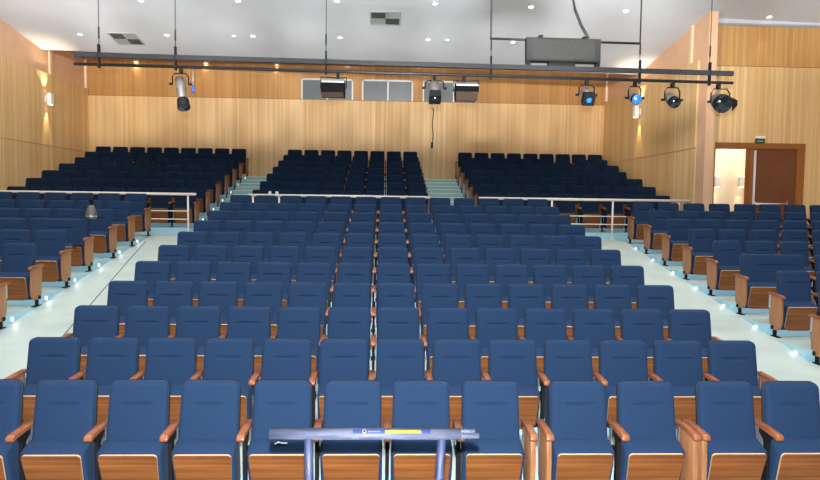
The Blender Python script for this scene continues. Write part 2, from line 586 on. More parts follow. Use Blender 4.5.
def pan_mesh(w):
    """wood shell of the tipped-up seat: tall rounded plate, lower corners rounder"""
    L = (PB - PA).length
    d = (PB - PA) / L
    nrm = Vector((d.y, -d.x))            # outward (towards the stage)
    if nrm.x > 0: nrm = -nrm
    out = []
    def corner(cx, cz, r, a0, a1, k=5):
        for i in range(k + 1):
            a = a0 + (a1 - a0) * i / k
            out.append((cx + r * math.cos(a), cz + r * math.sin(a)))
    rt_, rb = 0.028, 0.075
    h = w / 2
    corner(h - rt_, -rt_, rt_, 0, PI / 2); corner(-h + rt_, -rt_, rt_, PI / 2, PI)
    hb = h - 0.012
    corner(-hb + rb, -L + rb, rb, PI, 1.5 * PI); corner(hb - rb, -L + rb, rb, 1.5 * PI, 2 * PI)
    mb = MB()
    n = len(out)
    for t in (0, -0.016):
        for (x, s) in out:
            q = PA + d * (-s) + nrm * (0.004 - t * -1 if t else 0.004)
            mb.v.append((x, q.x, q.y))
    mb.face(list(range(n)), 0); mb.face(list(range(2 * n - 1, n - 1, -1)), 0)
    for k in range(n):
        k2 = (k + 1) % n
        mb.face([k, k2, n + k2, n + k], 1)
    return mb.mesh('seat_pan', [WOOD, EDGE], 0.0)


def latch_mesh():
    c = PA + (PB - PA) * 0.045
    return MB().box((-.012, c.x - .009, c.y - .009), (.012, c.x + .004, c.y + .006)).mesh('latch', LATCH, 0.003, 1)


def arm_mesh():
    poly = [(-.35, .558), (-.362, .576), (-.352, .597), (-.325, .609), (-.17, .618), (-.02, .624), (0, .614), (0, .59), (-.17, .58), (-.295, .57)]
    return MB().prism(poly, 'x', -.03, .03).mesh('armrest', ARMW, 0.008, 2)


def stand_mesh():
    mb = MB()
    mb.box((-.015, -.21, .0), (.015, -.16, .58))
    mb.box((-.028, -.29, 0), (.028, -.1, .014))
    mb.box((-.015, -.17, .36), (.015, -.05, .42))
    mb.prism([(-.25, .572), (-.25, .56), (-.21, .5), (-.16, .49), (-.03, .585), (-.03, .6)], 'x', -.012, .012)
    mb.tube([(-.034, -.15, .13), (.034, -.15, .13)], .03, 10)
    return mb.mesh('standard', BLACK)


def bracket_mesh():
    mb = MB()
    for x in (-.024, .014):
        mb.box((x, -.09, .40), (x + .010, -.05, .60))
    return mb.mesh('bracket', STEEL)


def panel_mesh():
    def arc(cy, cz, ry, rz, a0, a1, k=6):
        return [(cy + ry * math.cos(a0 + (a1 - a0) * i / k), cz + rz * math.sin(a0 + (a1 - a0) * i / k)) for i in range(k + 1)]
    poly = [(-.04, .585), (-.318, .572), (-.335, .40)] + arc(-.235, .24, .1, .14, PI, 1.5 * PI) + arc(-.17, .24, .1, .14, 1.5 * PI, 2 * PI) + [(-.05, .45)]
    return MB().prism(poly, 'x', -.02, .02).mesh('end_panel', PANW, 0.007, 2)


ME = {
    'back': back_mesh(.472), 'back1': back_mesh(.45), 'backw': back_mesh(1.0), 'cush': cushion_mesh(.475), 'cushw': cushion_mesh(1.0),
    'pan': pan_mesh(.435), 'panw': pan_mesh(.94), 'latch': latch_mesh(), 'arm': arm_mesh(), 'stand': stand_mesh(),
    'bracket': bracket_mesh(), 'panel': panel_mesh(),
}


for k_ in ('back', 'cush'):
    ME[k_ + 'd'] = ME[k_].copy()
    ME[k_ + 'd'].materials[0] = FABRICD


def proto(name, me):
    return bpy.data.objects.new(name, me)


PR = {
    'backd': proto('backrest', ME['backd']), 'cushd': proto('seat_cushion', ME['cushd']),
    'back': proto('backrest', ME['back']), 'back1': proto('backrest', ME['back1']), 'backw': proto('backrest', ME['backw']),
    'cush': proto('seat_cushion', ME['cush']), 'cushw': proto('seat_cushion', ME['cushw']),
    'pan': proto('seat_pan', ME['pan']), 'panw': proto('seat_pan', ME['panw']), 'latch': proto('latch', ME['latch']),
    'arm': proto('armrest', ME['arm']), 'stand': proto('standard', ME['stand']), 'bracket': proto('bracket', ME['bracket']), 'panel': proto('end_panel', ME['panel']),
}
ROOT = bpy.data.objects.new('auditorium_seat', None)
ROOT.empty_display_size = 0.1


def part(key, parent, x=0.0, rx=0.0):
    c = PR[key].copy()
    c.parent = parent
    c.location = (x, 0, 0)
    COL.objects.link(c)
    return c


def seat_parts(s):
    """(mesh key, x offset) of every part of a seat"""
    p, w = s['pitch'], s['wide']
    h = p / 2 if not w else 0.54
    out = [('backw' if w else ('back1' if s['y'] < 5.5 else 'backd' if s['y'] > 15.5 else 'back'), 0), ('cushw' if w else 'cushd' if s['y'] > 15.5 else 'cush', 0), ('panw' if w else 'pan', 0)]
    for sg, on, end in ((-1, s['armL'], s['endL']), (1, s['armR'], s['endR'])):
        if on:
            off = sg * (h + (0.025 if end else 0.0))
            out += [('arm', off), ('stand', off)]
            if s['y'] < 9.5: out.append(('bracket', off))
            if end: out.append(('panel', off))
    return out


SEATS = []


def seat(x, y, z, pitch, label, group, armL=True, armR=False, endL=False, endR=False, wide=False):
    SEATS.append(dict(x=x, y=y, z=z, pitch=pitch, label=label, group=group, armL=armL or endL, armR=armR or endR, endL=endL, endR=endR, wide=wide))


def in_view(x, y, z, m=42):
    a = proj((x, y, z + 0.7))
    return -m < a[0] < 820 + m


GC, GL, GR = 'folding seats of the centre block', 'folding seats of the left block', 'folding seats of the right block'
# front row: eight seats, then two, then two
FX = [at_y(px, 400, row_y(1) - .04).x for px in (-8, 67, 140, 211, 283, 353, 421, 490, 577, 645, 724, 790)]
for i, x in enumerate(FX):
    n = i + 1
    if i == 7: lb = 'navy seat in the front row, just before the gap with two wooden end panels'
    elif i == 8: lb = 'navy seat in the front row, just past the gap with two wooden end panels'
    elif i == 9: lb = 'navy seat in the front row, whose end panel touches the next one'
    elif i == 10: lb = 'navy seat in the front row, second from its right end'
    elif i == 11: lb = 'navy seat at the right end of the front row'
    else: lb = 'navy seat in the front row, %s from its left end' % ORD[n]
    seat(x, row_y(1), 0, 0.535, lb, GC, endR=i in (7, 9), endL=i in (8, 10), armR=i == 11)
for r in range(2, 12):
    for i in range(13):
        x = -3.22 + 0.56 * i + {2: .035, 3: .035, 4: .02}.get(r, 0.0)
        n = i + 1
        if i == 0: lb = 'navy end seat on the left aisle, row %s of the centre block' % NUM[r]
        elif i == 12: lb = 'navy end seat on the right aisle, row %s of the centre block' % NUM[r]
        elif i < 6: lb = 'navy seat in row %s of the centre block, %s from the left aisle' % (NUM[r], ORD[n])
        elif i == 6: lb = 'navy seat in the middle of row %s of the centre block' % NUM[r]
        else: lb = 'navy seat in row %s of the centre block, %s from the right aisle' % (NUM[r], ORD[13 - i])
        seat(x, row_y(r), row_z(r), 0.56, lb, GC, endL=i == 0, endR=i == 12)
# side blocks
for r in range(4, 12):
    x = -5.545; k = 0
    while k < 9:
        wide = (r == 8 and k == 0)
        cx = x - 0.29 if wide else x
        if k == 0: lb = 'navy aisle seat with wooden end panel, left block, level with centre row %s' % NUM[r]
        else: lb = 'navy seat of the left block, %s from the aisle, level with centre row %s' % (ORD[k + 1], NUM[r])
        if wide: lb = 'double-width navy seat with wooden end panel on the left aisle'
        if in_view(cx, row_y(r), row_z(r)):
            seat(cx, row_y(r), row_z(r), 0.585, lb, GL, endR=k == 0, wide=wide)
        x -= 0.585 * (2 if wide else 1); k += 1
    x = 5.95; k = 0
    while k < 9:
        wide = (r == 6 and k == 0)
        cx = x + 0.24 if wide else x
        if k == 0: lb = 'navy aisle seat with wooden end panel, right block, level with centre row %s' % NUM[r]
        else: lb = 'navy seat of the right block, %s from the aisle, level with centre row %s' % (ORD[k + 1], NUM[r])
        if wide: lb = 'double-width navy seat with wooden end panel on the right aisle'
        if in_view(cx, row_y(r), row_z(r)):
            seat(cx, row_y(r), row_z(r) - RDROP, 0.6, lb, GR, endL=k == 0, armR=True, armL=False, wide=wide)
        x += 0.6 * (2 if wide else 1); k += 1
# rear banks
for k in range(7):
    y, z = rear_y(k), rear_z(k)
    xl = at_y((8, 27, 43, 60, 76, 86, 97)[k], 170, y).x + .235
    nl = int((-4.91 - xl) / .548) + 1
    for i in range(nl):
        lb = 'dark navy seat in row %s of the left rear bank, %s from the stairs' % (NUM[k + 1], ORD[i + 1])
        seat(-4.91 - (-4.91 - xl) / (nl - 1) * i, y, z, (-4.91 - xl) / (nl - 1), lb, 'folding seats of the left rear bank', endR=i == 0)
    for i in range(8):
        lb = 'dark navy seat in row %s of the centre rear bank, %s from the left stairs' % (NUM[k + 1], ORD[i + 1])
        seat(-3.04 + 0.557 * i, y, z, 0.557, lb, 'folding seats of the centre rear bank', endL=i == 0, endR=i == 7)
    xr = at_y((670, 655.5, 642, 626, 618, 606.6, 601)[k], 170, y).x - .235
    nr = int((xr - 2.73) / .548) + 1
    for i in range(nr):
        lb = 'dark navy seat in row %s of the right rear bank, %s from the stairs' % (NUM[k + 1], ORD[i + 1])
        seat(2.73 + (xr - 2.73) / (nr - 1) * i, y, z, (xr - 2.73) / (nr - 1), lb, 'folding seats of the right rear bank', endL=i == 0, armL=True)

SEATS.sort(key=lambda s: (round(s['y'], 2), abs(s['x'])))
N_IND = 316
for s in SEATS[:N_IND]:
    o = ROOT.copy()
    COL.objects.link(o)
    o.location = (s['x'], s['y'], s['z'])
    if s['wide']: o.name = 'double_auditorium_seat'
    tag(o, s['label'], 'seat', s['group'])
    for key, off in seat_parts(s):
        c = part(key, o, off)
        if key in ('pan', 'panw') and s['y'] < 9.5:
            part('latch', c)
rest = SEATS[N_IND:]
if rest:
    bmm = bmesh.new()
    mats_all = [FABRICD, WOOD, EDGE, ARMW, PANW, BLACK, STEEL]
    for s in rest:
        for key, off in seat_parts(s):
            me = ME[key]
            nf = len(bmm.faces); nv = len(bmm.verts)
            bmm.from_mesh(me)
            bmm.verts.ensure_lookup_table(); bmm.faces.ensure_lookup_table()
            vs = bmm.verts[nv:]
            bmesh.ops.translate(bmm, verts=vs, vec=(s['x'] + off, s['y'], s['z']))
            for fc in bmm.faces[nf:]:
                fc.material_index = mats_all.index(me.materials[fc.material_index])
    me = bpy.data.meshes.new('rear_seating')
    bmm.to_mesh(me); bmm.free()
    for m in mats_all: me.materials.append(m)
    tag(link('rear_seating', me), 'dark navy seat rows furthest up the rear banks, below the wooden back wall', 'seating', kind='stuff')

# ------------------------------------------------------------------ railings at the cross aisle
YR = 15.0
ZR = ZC + 0.94


def rail(x0, x1, posts, mids, label, end_cap=None):
    o = empty('guard_rail', ((x0 + x1) / 2, YR, ZC))
    def lk(nm, mb):
        me = mb.mesh(nm, RAILW)
        c = link(nm, me, o); c.location = (-o.location.x, -o.location.y, -o.location.z)
        return c
    lk('handrail', MB().tube([(x0, YR, ZR), (x1, YR, ZR)], 0.032, 10))
    for p in posts:
        lk('post', MB().tube([(p, YR, ZC), (p, YR, ZR - 0.03)], 0.022, 8).box((p - .05, YR - .05, ZC), (p + .05, YR + .05, ZC + .012)))
    for z in (2.105, 1.915):
        lk('lower_rail', MB().tube([(mids[0], YR, z), (mids[1], YR, z)], 0.012, 8))
    tag(o, label, 'railing', 'railings along the cross aisle')
    return o


gl = rail(-10.2, at_y(196, 194, YR).x, [at_y(188, 200, YR).x, -7.4, -10.0], (-10.0, at_y(188, 200, YR).x), 'cream guard rail with post between the left block and left rear bank')
gcn = rail(at_y(248, 194, YR).x, at_y(430, 197, YR).x, [at_y(253, 196, YR).x, at_y(279, 196, YR).x, at_y(423, 196, YR).x], (at_y(253, 196, YR).x, at_y(423, 196, YR).x), 'cream guard rail in front of the centre rear bank, between both stairs')
grr = rail(at_y(479, 197, YR).x, at_y(690, 202, YR).x, [at_y(485, 200, YR).x, at_y(552, 200, YR).x, at_y(613, 200, YR).x, 7.0], (at_y(485, 200, YR).x, 7.0), 'cream guard rail with post before the right rear bank, beside the right aisle')
for xx in (270, 277):
    xw = at_y(xx, 190, YR).x
    c = link('rail_clamp', MB().box((xw - .03, YR - .04, ZR + .0), (xw + .03, YR + .04, ZR + .09)).mesh('rail_clamp', RAILW, 0.01), gcn)
    c.location = (-gcn.location.x, -gcn.location.y, -gcn.location.z)

# ------------------------------------------------------------------ front stage rail
YF = 3.0
a, b = at_y(270, 433.5, YF), at_y(478, 433.8, YF)
fr_ = empty('stage_rail', ((a.x + b.x) / 2, YF, 0.8))
tag(fr_, 'scuffed bluish steel tube rail on two posts before the front seats', 'railing')


def fl(nm, mb, m, parent=fr_, bevel=0):
    c = link(nm, mb.mesh(nm, m, bevel), parent)
    if parent is fr_: c.location = -fr_.location
    return c


a2 = at_y(461, 433.8, YF)
top = fl('handrail', MB().tube([a, a2], 0.027, 20), TUBE)
off = Vector((0, 0, 0))
fl('tube_end', MB().tube([a2 + Vector((-.05, -.004, .013)), at_y(475, 430.5, YF)], 0.011, 12), TUBE)
fl('tube_end', MB().tube([a2 + Vector((-.05, -.004, -.006)), at_y(479, 435.5, YF)], 0.016, 12), TUBE)
for (xt, xb) in ((308.5, 309), (442, 439)):
    t, l = at_y(xt, 440, YF), at_y(xb, 480, YF)
    dn = l - t
    foot = t + dn * ((0.8 - t.z) / dn.z)
    fl('post', MB().tube([t + Vector((0, 0, .015)), foot], 0.0215, 14), TUBEB)


def sticker(nm, x0p, x1p, y0p, y1p, m, lift=0.0285):
    """thin curved label wrapped on the camera side of the tube"""
    mb = MB()
    x0, x1 = at_y(x0p, 433, YF).x, at_y(x1p, 433, YF).x
    c0 = a + (b - a) * ((x0 - a.x) / (b.x - a.x)); c1 = a + (b - a) * ((x1 - a.x) / (b.x - a.x))
    k = 6
    for i in range(k + 1):
        tt = y0p + (y1p - y0p) * i / k
        an = tt
        dy, dz = -math.cos(an) * lift, math.sin(an) * lift
        mb.v += [(x0, c0.y + dy, c0.z + dz), (x1, c1.y + dy, c1.z + dz)]
    for i in range(k):
        mb.face([2 * i, 2 * i + 1, 2 * i + 3, 2 * i + 2], 0, True)
    return fl(nm, mb, m)


lab = sticker('sticker', 353, 430, 0.35, 1.15, STBLUE, 0.0276)
lab['label'] = 'blue label with a yellow ring and yellow band'
sticker('sticker_band', 385, 421, 0.42, 1.0, STYEL, 0.0280)
for k in range(6):
    sticker('sticker_mark', 368.5 + k * 2.0, 369.8 + k * 2.0, 0.6, 0.85, STPALE, 0.0281)
cxs = at_y(364.5, 433, YF).x
cc = a + (b - a) * ((cxs - a.x) / (b.x - a.x))
an = 0.75
ctr = cc + Vector((0, -math.cos(an), math.sin(an))) * 0.0283
e1 = Vector((1, 0, 0)); e2 = Vector((0, math.sin(an), math.cos(an)))
mb = MB()
ring = [ctr + (e1 * math.cos(t * PI / 8) + e2 * math.sin(t * PI / 8)) * 0.0085 for t in range(17)]
mb.tube(ring, 0.002, 6)
fl('sticker_ring', mb, STYEL)

# ------------------------------------------------------------------ lighting pipe with stage lights
YT = 10.0


def long_bar(nm, p0, p1, hw, hh, m, parent):
    mb = MB()
    d = (p1 - p0)
    for p in (p0, p1):
        for sy, sz in ((-1, -1), (1, -1), (1, 1), (-1, 1)):
            mb.v.append((p.x, p.y + sy * hw, p.z + sz * hh))
    mb.face([3, 2, 1, 0]); mb.face([4, 5, 6, 7])
    for k in range(4):
        k2 = (k + 1) % 4
        mb.face([k, k2, 4 + k2, 4 + k])
    return link(nm, mb.mesh(nm, m), parent)


rig = empty('lighting_rig')
tag(rig, 'long dark lighting bar with a pipe below, hung across the hall on wires', 'lighting bar')
B0, B1 = at_y(74, 54.5, YT), at_y(733, 73.6, YT)
P0, P1 = at_y(74, 63.8, YT), at_y(733, 83, YT)
long_bar('top_bar', B0, B1, 0.028, 0.035, DARK, rig)
link('lower_pipe', MB().tube([P0, P1], 0.024, 10).mesh('lower_pipe', DARK), rig)
for xw in (99, 175.5, 326, 491, 640, 710):
    t = (at_y(xw, 65, YT).x - P0.x) / (P1.x - P0.x)
    p, q = P0 + (P1 - P0) * t, B0 + (B1 - B0) * t
    link('hanger', MB().box((p.x - .012, p.y - .03, p.z - .05), (p.x + .012, p.y + .03, q.z + .16)).mesh('hanger', BLACK), rig)
    link('wire', MB().tube([(q.x, q.y, q.z), (q.x, q.y, ceil_z(YT, q.x) - .004)], 0.006, 6).mesh('wire', DARK), rig)
    link('turnbuckle', MB().tube([(q.x, q.y, q.z + .25), (q.x, q.y, q.z + .42)], 0.013, 6).mesh('turnbuckle', DARK), rig)


def pipe_at(px):
    t = (at_y(px, 70, YT).x - P0.x) / (P1.x - P0.x)
    return P0 + (P1 - P0) * t


def lathe_part(nm, parent, org, axis, prof, m, n=20, square=False):
    """prof: (distance along axis, radius); square gives a four-sided body"""
    ax = Vector(axis).normalized()
    e1 = Vector((1, 0, 0)) - ax * ax.x
    e1.normalize(); e2 = ax.cross(e1)
    if square: n = 4
    mb = MB()
    for (d, r) in prof:
        c = Vector(org) + ax * d
        for k in range(n):
            an = 2 * PI * (k + (0.5 if square else 0)) / n
            rr = r * (1.414 if square else 1)
            mb.v.append(tuple(c + (e1 * math.cos(an) + e2 * math.sin(an)) * rr))
    for j in range(len(prof) - 1):
        for k in range(n):
            k2 = (k + 1) % n
            mb.face([j * n + k, j * n + k2, (j + 1) * n + k2, (j + 1) * n + k], 0, not square)
    mb.face(list(range(n - 1, -1, -1))); o = (len(prof) - 1) * n
    mb.face([o + k for k in range(n)])
    return link(nm, mb.mesh(nm, m), parent)


def clamp_and_yoke(root, p, c, half, m=BLACK):
    """hook clamp round the pipe and a U-shaped bracket down to the pivot at c"""
    link('clamp', MB().box((p.x - .022, p.y - .045, p.z - .1), (p.x + .022, p.y + .045, p.z - .025)).mesh('clamp', BLACK, .008), root)
    zt_ = p.z - .1
    pts = [(c.x - half, c.y, c.z), (c.x - half, p.y, (c.z + zt_) / 2 + .03), (c.x - half * .7, p.y, zt_ + .0), (c.x + half * .7, p.y, zt_ + .0), (c.x + half, p.y, (c.z + zt_) / 2 + .03), (c.x + half, c.y, c.z)]
    link('yoke', MB().tube(pts, 0.011, 6).mesh('yoke', m), root)
    for s in (-1, 1):
        link('knob', MB().tube([(c.x + s * half, c.y, c.z), (c.x + s * (half + .05), c.y, c.z)], .02, 8).mesh('knob', BLACK), root)


SG = 'stage lights on the lighting bar'


def spotlight(px, cpx, cpy, axis, prof, hood, lensm, label, half=.11, square=False, lens_r=.07):
    p = pipe_at(px)
    c = at_y(cpx, cpy, YT)
    root = empty('stage_spotlight', p)
    tag(root, label, 'stage light', SG)
    ax = Vector(axis).normalized()
    def reparent(o):
        o.location = -p
        return o
    n0 = set(root.children)
    clamp_and_yoke(root, p, c, half)
    lathe_part('housing', root, c, ax, prof, HOUSING)
    d_end = prof[-1][0]
    lathe_part('hood', root, c + ax * d_end, ax, hood, BLACK, square=square)
    hd = hood[-1][0]
    lathe_part('lens', root, c + ax * (d_end + hd - .005), ax, [(0, lens_r), (.008, lens_r * .95), (.02, lens_r * .6), (.026, .001)], lensm)
    for o in root.children: o.location = -p
    return root


# long profile light at the left
spotlight(181, 180.5, 84, (.24, -.42, -.85), [(-.1, .04), (-.09, .075), (.1, .08), (.11, .062), (.30, .068)], [(0, .085), (.14, .095)], LENS, 'long grey profile spotlight tilted steeply down near the bar\'s left end', half=.12, lens_r=.08)
spotlight(434.5, 434.5, 88, (0, -.55, -.82), [(-.2, .03), (-.17, .06), (-.06, .085), (.07, .10), (.12, .08)], [(0, .085), (.13, .092)], LENS, 'grey stage spotlight with square black snoot over the last booth window, cable below', half=.14, square=True, lens_r=.07)
spotlight(587, 586.5, 95, (0, -.8, -.6), [(-.2, .03), (-.17, .055), (-.06, .08), (.06, .085)], [(0, .085), (.12, .092)], BLUELENS, 'grey stage spotlight with square black snoot and dark blue lens', half=.12, square=True, lens_r=.045)
spotlight(635.5, 634.5, 98, (0, -.93, -.36), [(-.2, .03), (-.16, .06), (-.02, .075), (.04, .08)], [(0, .08), (.07, .082)], BLUELENS, 'small stage spotlight with bright blue round lens above the wall sconce', half=.10, lens_r=.079)
spotlight(673, 672, 100, (0, -.86, -.5), [(-.22, .03), (-.18, .06), (-.05, .085), (.05, .09)], [(0, .088), (.08, .09)], LENS, 'grey stage spotlight with glossy round black lens, second from the bar\'s right end', half=.12, lens_r=.086)
sp8 = spotlight(719, 720, 102, (.03, -.9, -.42), [(-.22, .04), (-.18, .08), (-.05, .12), (.04, .135)], [(0, .14), (.08, .145)], LENS, 'largest round black stage spotlight with flaps, at the bar\'s right end', half=.15, lens_r=.138)
c8 = at_y(720, 104, YT)
for sg in (-1, 1):
    mb = MB()
    q = c8 + Vector((sg * .112, -.15, -.02))
    mb.v += [tuple(q + Vector((0, 0, .1))), tuple(q + Vector((0, 0, -.11))), tuple(q + Vector((sg * .03, -.09, -.04))), tuple(q + Vector((sg * .03, -.09, .04)))]
    mb.v += [(v[0] + sg * .006, v[1], v[2]) for v in mb.v[:4]]
    for f in ((0, 1, 2, 3), (7, 6, 5, 4), (0, 4, 5, 1), (1, 5, 6, 2), (2, 6, 7, 3), (3, 7, 4, 0)): mb.face(list(f))
    o = link('barn_door', mb.mesh('barn_door', BLACK), sp8); o.location = -sp8.location


def flood(px, x0, x1, y0, y1, topm, label, vis=.42):
    p = pipe_at(px)
    A, Bq = at_y(x0, y0, YT), at_y(x1, y1, YT)
    root = empty('hanging_floodlight', p)
    tag(root, label, 'stage light', SG)
    cx = (A.x + Bq.x) / 2; hw = (Bq.x - A.x) / 2; zt_, zb = A.z, Bq.z
    h = zt_ - zb
    zf = zb + h * vis
    prof = [(YT - .02, zt_ - .02), (YT - .16, zt_ - h * .25), (YT - .19, zf), (YT - .1, zf - .005), (YT + .06, zb), (YT + .12, zb + h * .4), (YT + .1, zt_ - h * .2)]
    link('housing', MB().prism(prof, 'x', cx - hw, cx + hw).mesh('housing', MATTE, .008), root)
    link('top_plate', MB().prism([(YT + .0, zt_ + .012), (YT - .17, zt_ - h * .25 + .012), (YT - .178, zt_ - h * .25 - .012), (YT + .0, zt_ - .012)], 'x', cx - hw * .96, cx + hw * .96).mesh('top_plate', topm), root)
    link('visor', MB().prism([(YT - .195, zf - .006), (YT - .12, zb - .01), (YT - .05, zb - .01), (YT - .1, zf - .006)], 'x', cx - hw * .94, cx + hw * .9).mesh('visor', BROWNG), root)
    link('clamp', MB().box((p.x - .022, p.y - .045, p.z - .12), (p.x + .022, p.y + .045, p.z - .025)).mesh('clamp', BLACK, .008), root)
    mb = MB().tube([(cx - hw - .02, YT, (zt_ + zb) / 2), (cx - hw - .02, YT, zt_ + .03), (p.x, YT, p.z - .1), (cx + hw + .02, YT, zt_ + .03), (cx + hw + .02, YT, (zt_ + zb) / 2)], .01, 6)
    link('yoke', mb.mesh('yoke', BLACK), root)
    for o in root.children: o.location = -p
    return root


flood(338, 322, 345, 79, 98, VLITE, 'black floodlight with white top in front of the first booth window', .22)
flood(464, 455, 477, 82, 101.5, STEEL, 'black floodlight with grey top at the last booth window\'s edge')
# cable under the square spotlight
p = at_y(433, 108, YT)
pts = [p + Vector((0.008 * math.sin(i * 1.3), 0, -.07 * i)) for i in range(9)]
cb = link('hanging_cable', MB().tube(pts, .008, 6).mesh('hanging_cable', BLACK))
tag(cb, 'thin black cable dangling below the square-snooted spotlight', 'cable')
link('plug', MB().tube([pts[-1] + Vector((0, 0, .03)), pts[-1] + Vector((0, 0, -.06))], .018, 8).mesh('plug', BLACK), cb)
p = pipe_at(193)
cb = link('safety_chain', MB().tube([p, p + Vector((.005, -.01, -.12)), p + Vector((0, -.01, -.26))], .007, 6).mesh('safety_chain', STEEL))
cb.location.z = -.026
tag(cb, 'short steel chain with blue plug hanging beside the long profile spotlight', 'chain')
link('blue_plug', MB().tube([p + Vector((0, -.01, -.25)), p + Vector((0, -.01, -.36))], .024, 8).mesh('blue_plug', mat('plug_blue', rgb(40, 70, 140), .5)), cb)

# ------------------------------------------------------------------ loudspeaker on its own pole
YS = 10.6
pole = empty('hanging_speaker_pole')
q0, q1 = at_y(490, 38.6, YS), at_y(640, 43.6, YS)
link('pole', MB().tube([q0, q1], .02, 8).mesh('pole', DARK), pole)
for q in (q0 + Vector((.005, 0, 0)), q1 - Vector((.005, 0, 0))):
    link('wire', MB().tube([(q.x, q.y, q.z), (q.x, q.y, ceil_z(YS, q.x) - .004)], .006, 6).mesh('wire', DARK), pole)
tag(pole, 'thin dark horizontal pole on two wires above the lighting bar', 'pole')
TL, TR, BR_, BL_ = at_y(527, 36.8, YS - .2), at_y(601, 39.2, YS - .2), at_y(600.5, 62.6, YS - .2), at_y(527, 60.6, YS - .2)
spk = empty('loudspeaker', ((TL.x + TR.x) / 2, YS, (TL.z + BL_.z) / 2))
tag(spk, 'wide dark grille-fronted loudspeaker hung behind the lighting bar', 'loudspeaker')
quad = [Vector((v.x, 0, v.z)) for v in (TL, TR, BR_, BL_)]


def slab(nm, y0, y1, qd, m):
    mb = MB()
    mb.v += [(v.x, y0, v.z) for v in qd] + [(v.x, y1, v.z) for v in qd]
    mb.face([0, 1, 2, 3]); mb.face([7, 6, 5, 4])
    for k in range(4):
        k2 = (k + 1) % 4
        mb.face([k, 4 + k, 4 + k2, k2])
    o = link(nm, mb.mesh(nm, m), spk); o.location = -spk.location
    return o


cq = sum(quad, Vector()) / 4
inner = [cq + (v - cq) * .86 for v in quad]
slab('cabinet', YS - .17, YS - .04, quad, DARK)
slab('grille', YS - .19, YS - .17, inner, MESHGREY)
mb = MB()
for k in range(4):
    k2 = (k + 1) % 4
    o_ = len(mb.v)
    A_, B_, C_, D_ = quad[k], quad[k2], inner[k2], inner[k]
    for y in (YS - .2, YS - .17):
        mb.v += [(v.x, y, v.z) for v in (A_, B_, C_, D_)]
    for f in ((0, 1, 2, 3), (7, 6, 5, 4), (0, 4, 5, 1), (1, 5, 6, 2), (2, 6, 7, 3), (3, 7, 4, 0)): mb.face([o_ + i for i in f])
o = link('front_frame', mb.mesh('front_frame', DARK), spk); o.location = -spk.location
for nm, f0, f1, hgt in (('foot', 0, .06, .085), ('foot', .95, 1, .06), ('mount', .3, .66, .1)):
    va, vb = quad[3] + (quad[2] - quad[3]) * f0, quad[3] + (quad[2] - quad[3]) * f1
    o = link(nm, MB().box((va.x, YS - .18, va.z - hgt), (vb.x, YS - .06, va.z + .01)).mesh(nm, DARK), spk); o.location = -spk.location
for fx in (.2, .8):
    v = quad[0] + (quad[1] - quad[0]) * fx
    o = link('bracket', MB().box((v.x - .03, YS - .15, v.z - .02), (v.x + .03, YS - .03, v.z + .05)).mesh('bracket', BLACK), spk); o.location = -spk.location
c0 = at_y(588, 37.5, YS)
c1, c2, c3 = at_y(581, 25, YS + .2), at_y(575, 10, YS + .4), at_y(572, -8, YS + .6)
cbl = [c0, c1, c2, c3, Vector((c3.x - .1, YS + .8, ceil_z(YS + .8, c3.x) - .01))]
tag(link('speaker_cable', MB().tube(cbl, .024, 8).mesh('speaker_cable', DARK)), 'thick dark cable dropping from the ceiling to the hung loudspeaker', 'cable')

# ------------------------------------------------------------------ ceiling fittings
def on_ceiling(px, py):
    d = ray(px, py)
    t = (CE + CS * CYE + CT - HC) / (d.z + CS * d.y - CT * d.x)
    return EYE + d * t


LIGHTS = []


def lamp(name, typ, loc, energy, col=(1, 1, 1), aim=None, size=60, blend=.6, radius=.05, parent=None):
    ld = bpy.data.lights.new(name, typ)
    ld.energy = energy; ld.color = col
    if typ == 'SPOT':
        ld.spot_size = math.radians(size); ld.spot_blend = blend; ld.shadow_soft_size = radius
    elif typ == 'POINT':
        ld.shadow_soft_size = radius
    o = bpy.data.objects.new(name, ld)
    COL.objects.link(o)
    o.location = loc
    if aim is not None:
        o.rotation_euler = (Vector(aim) - Vector(loc)).to_track_quat('-Z', 'Y').to_euler()
    if parent is not None:
        o.parent = parent
        o.matrix_parent_inverse = Matrix.Translation(parent.location).inverted()
    return o


ring_me = None
tilt = -math.atan(CS)


def downlight(p, label, group, rot=(0, 0, 0), r=.056):
    root = empty('downlight', p, rot)
    tag(root, label, 'ceiling light', group)
    n = 20
    mb = MB()
    for (rr, z) in ((r * 1.3, .0), (r * 1.3, -.008), (r, -.012), (r, .0)):
        for k in range(n):
            mb.v.append((rr * math.cos(2 * PI * k / n), rr * math.sin(2 * PI * k / n), z))
    for j in range(3):
        for k in range(n):
            k2 = (k + 1) % n
            mb.face([j * n + k, j * n + k2, (j + 1) * n + k2, (j + 1) * n + k], 0, True)
    link('trim_ring', mb.mesh('trim_ring', WHITE), root)
    mb = MB()
    for k in range(n): mb.v.append((r * math.cos(2 * PI * k / n), r * math.sin(2 * PI * k / n), -.006))
    mb.face(list(range(n)))
    link('diffuser', mb.mesh('diffuser', DISC), root)
    return root


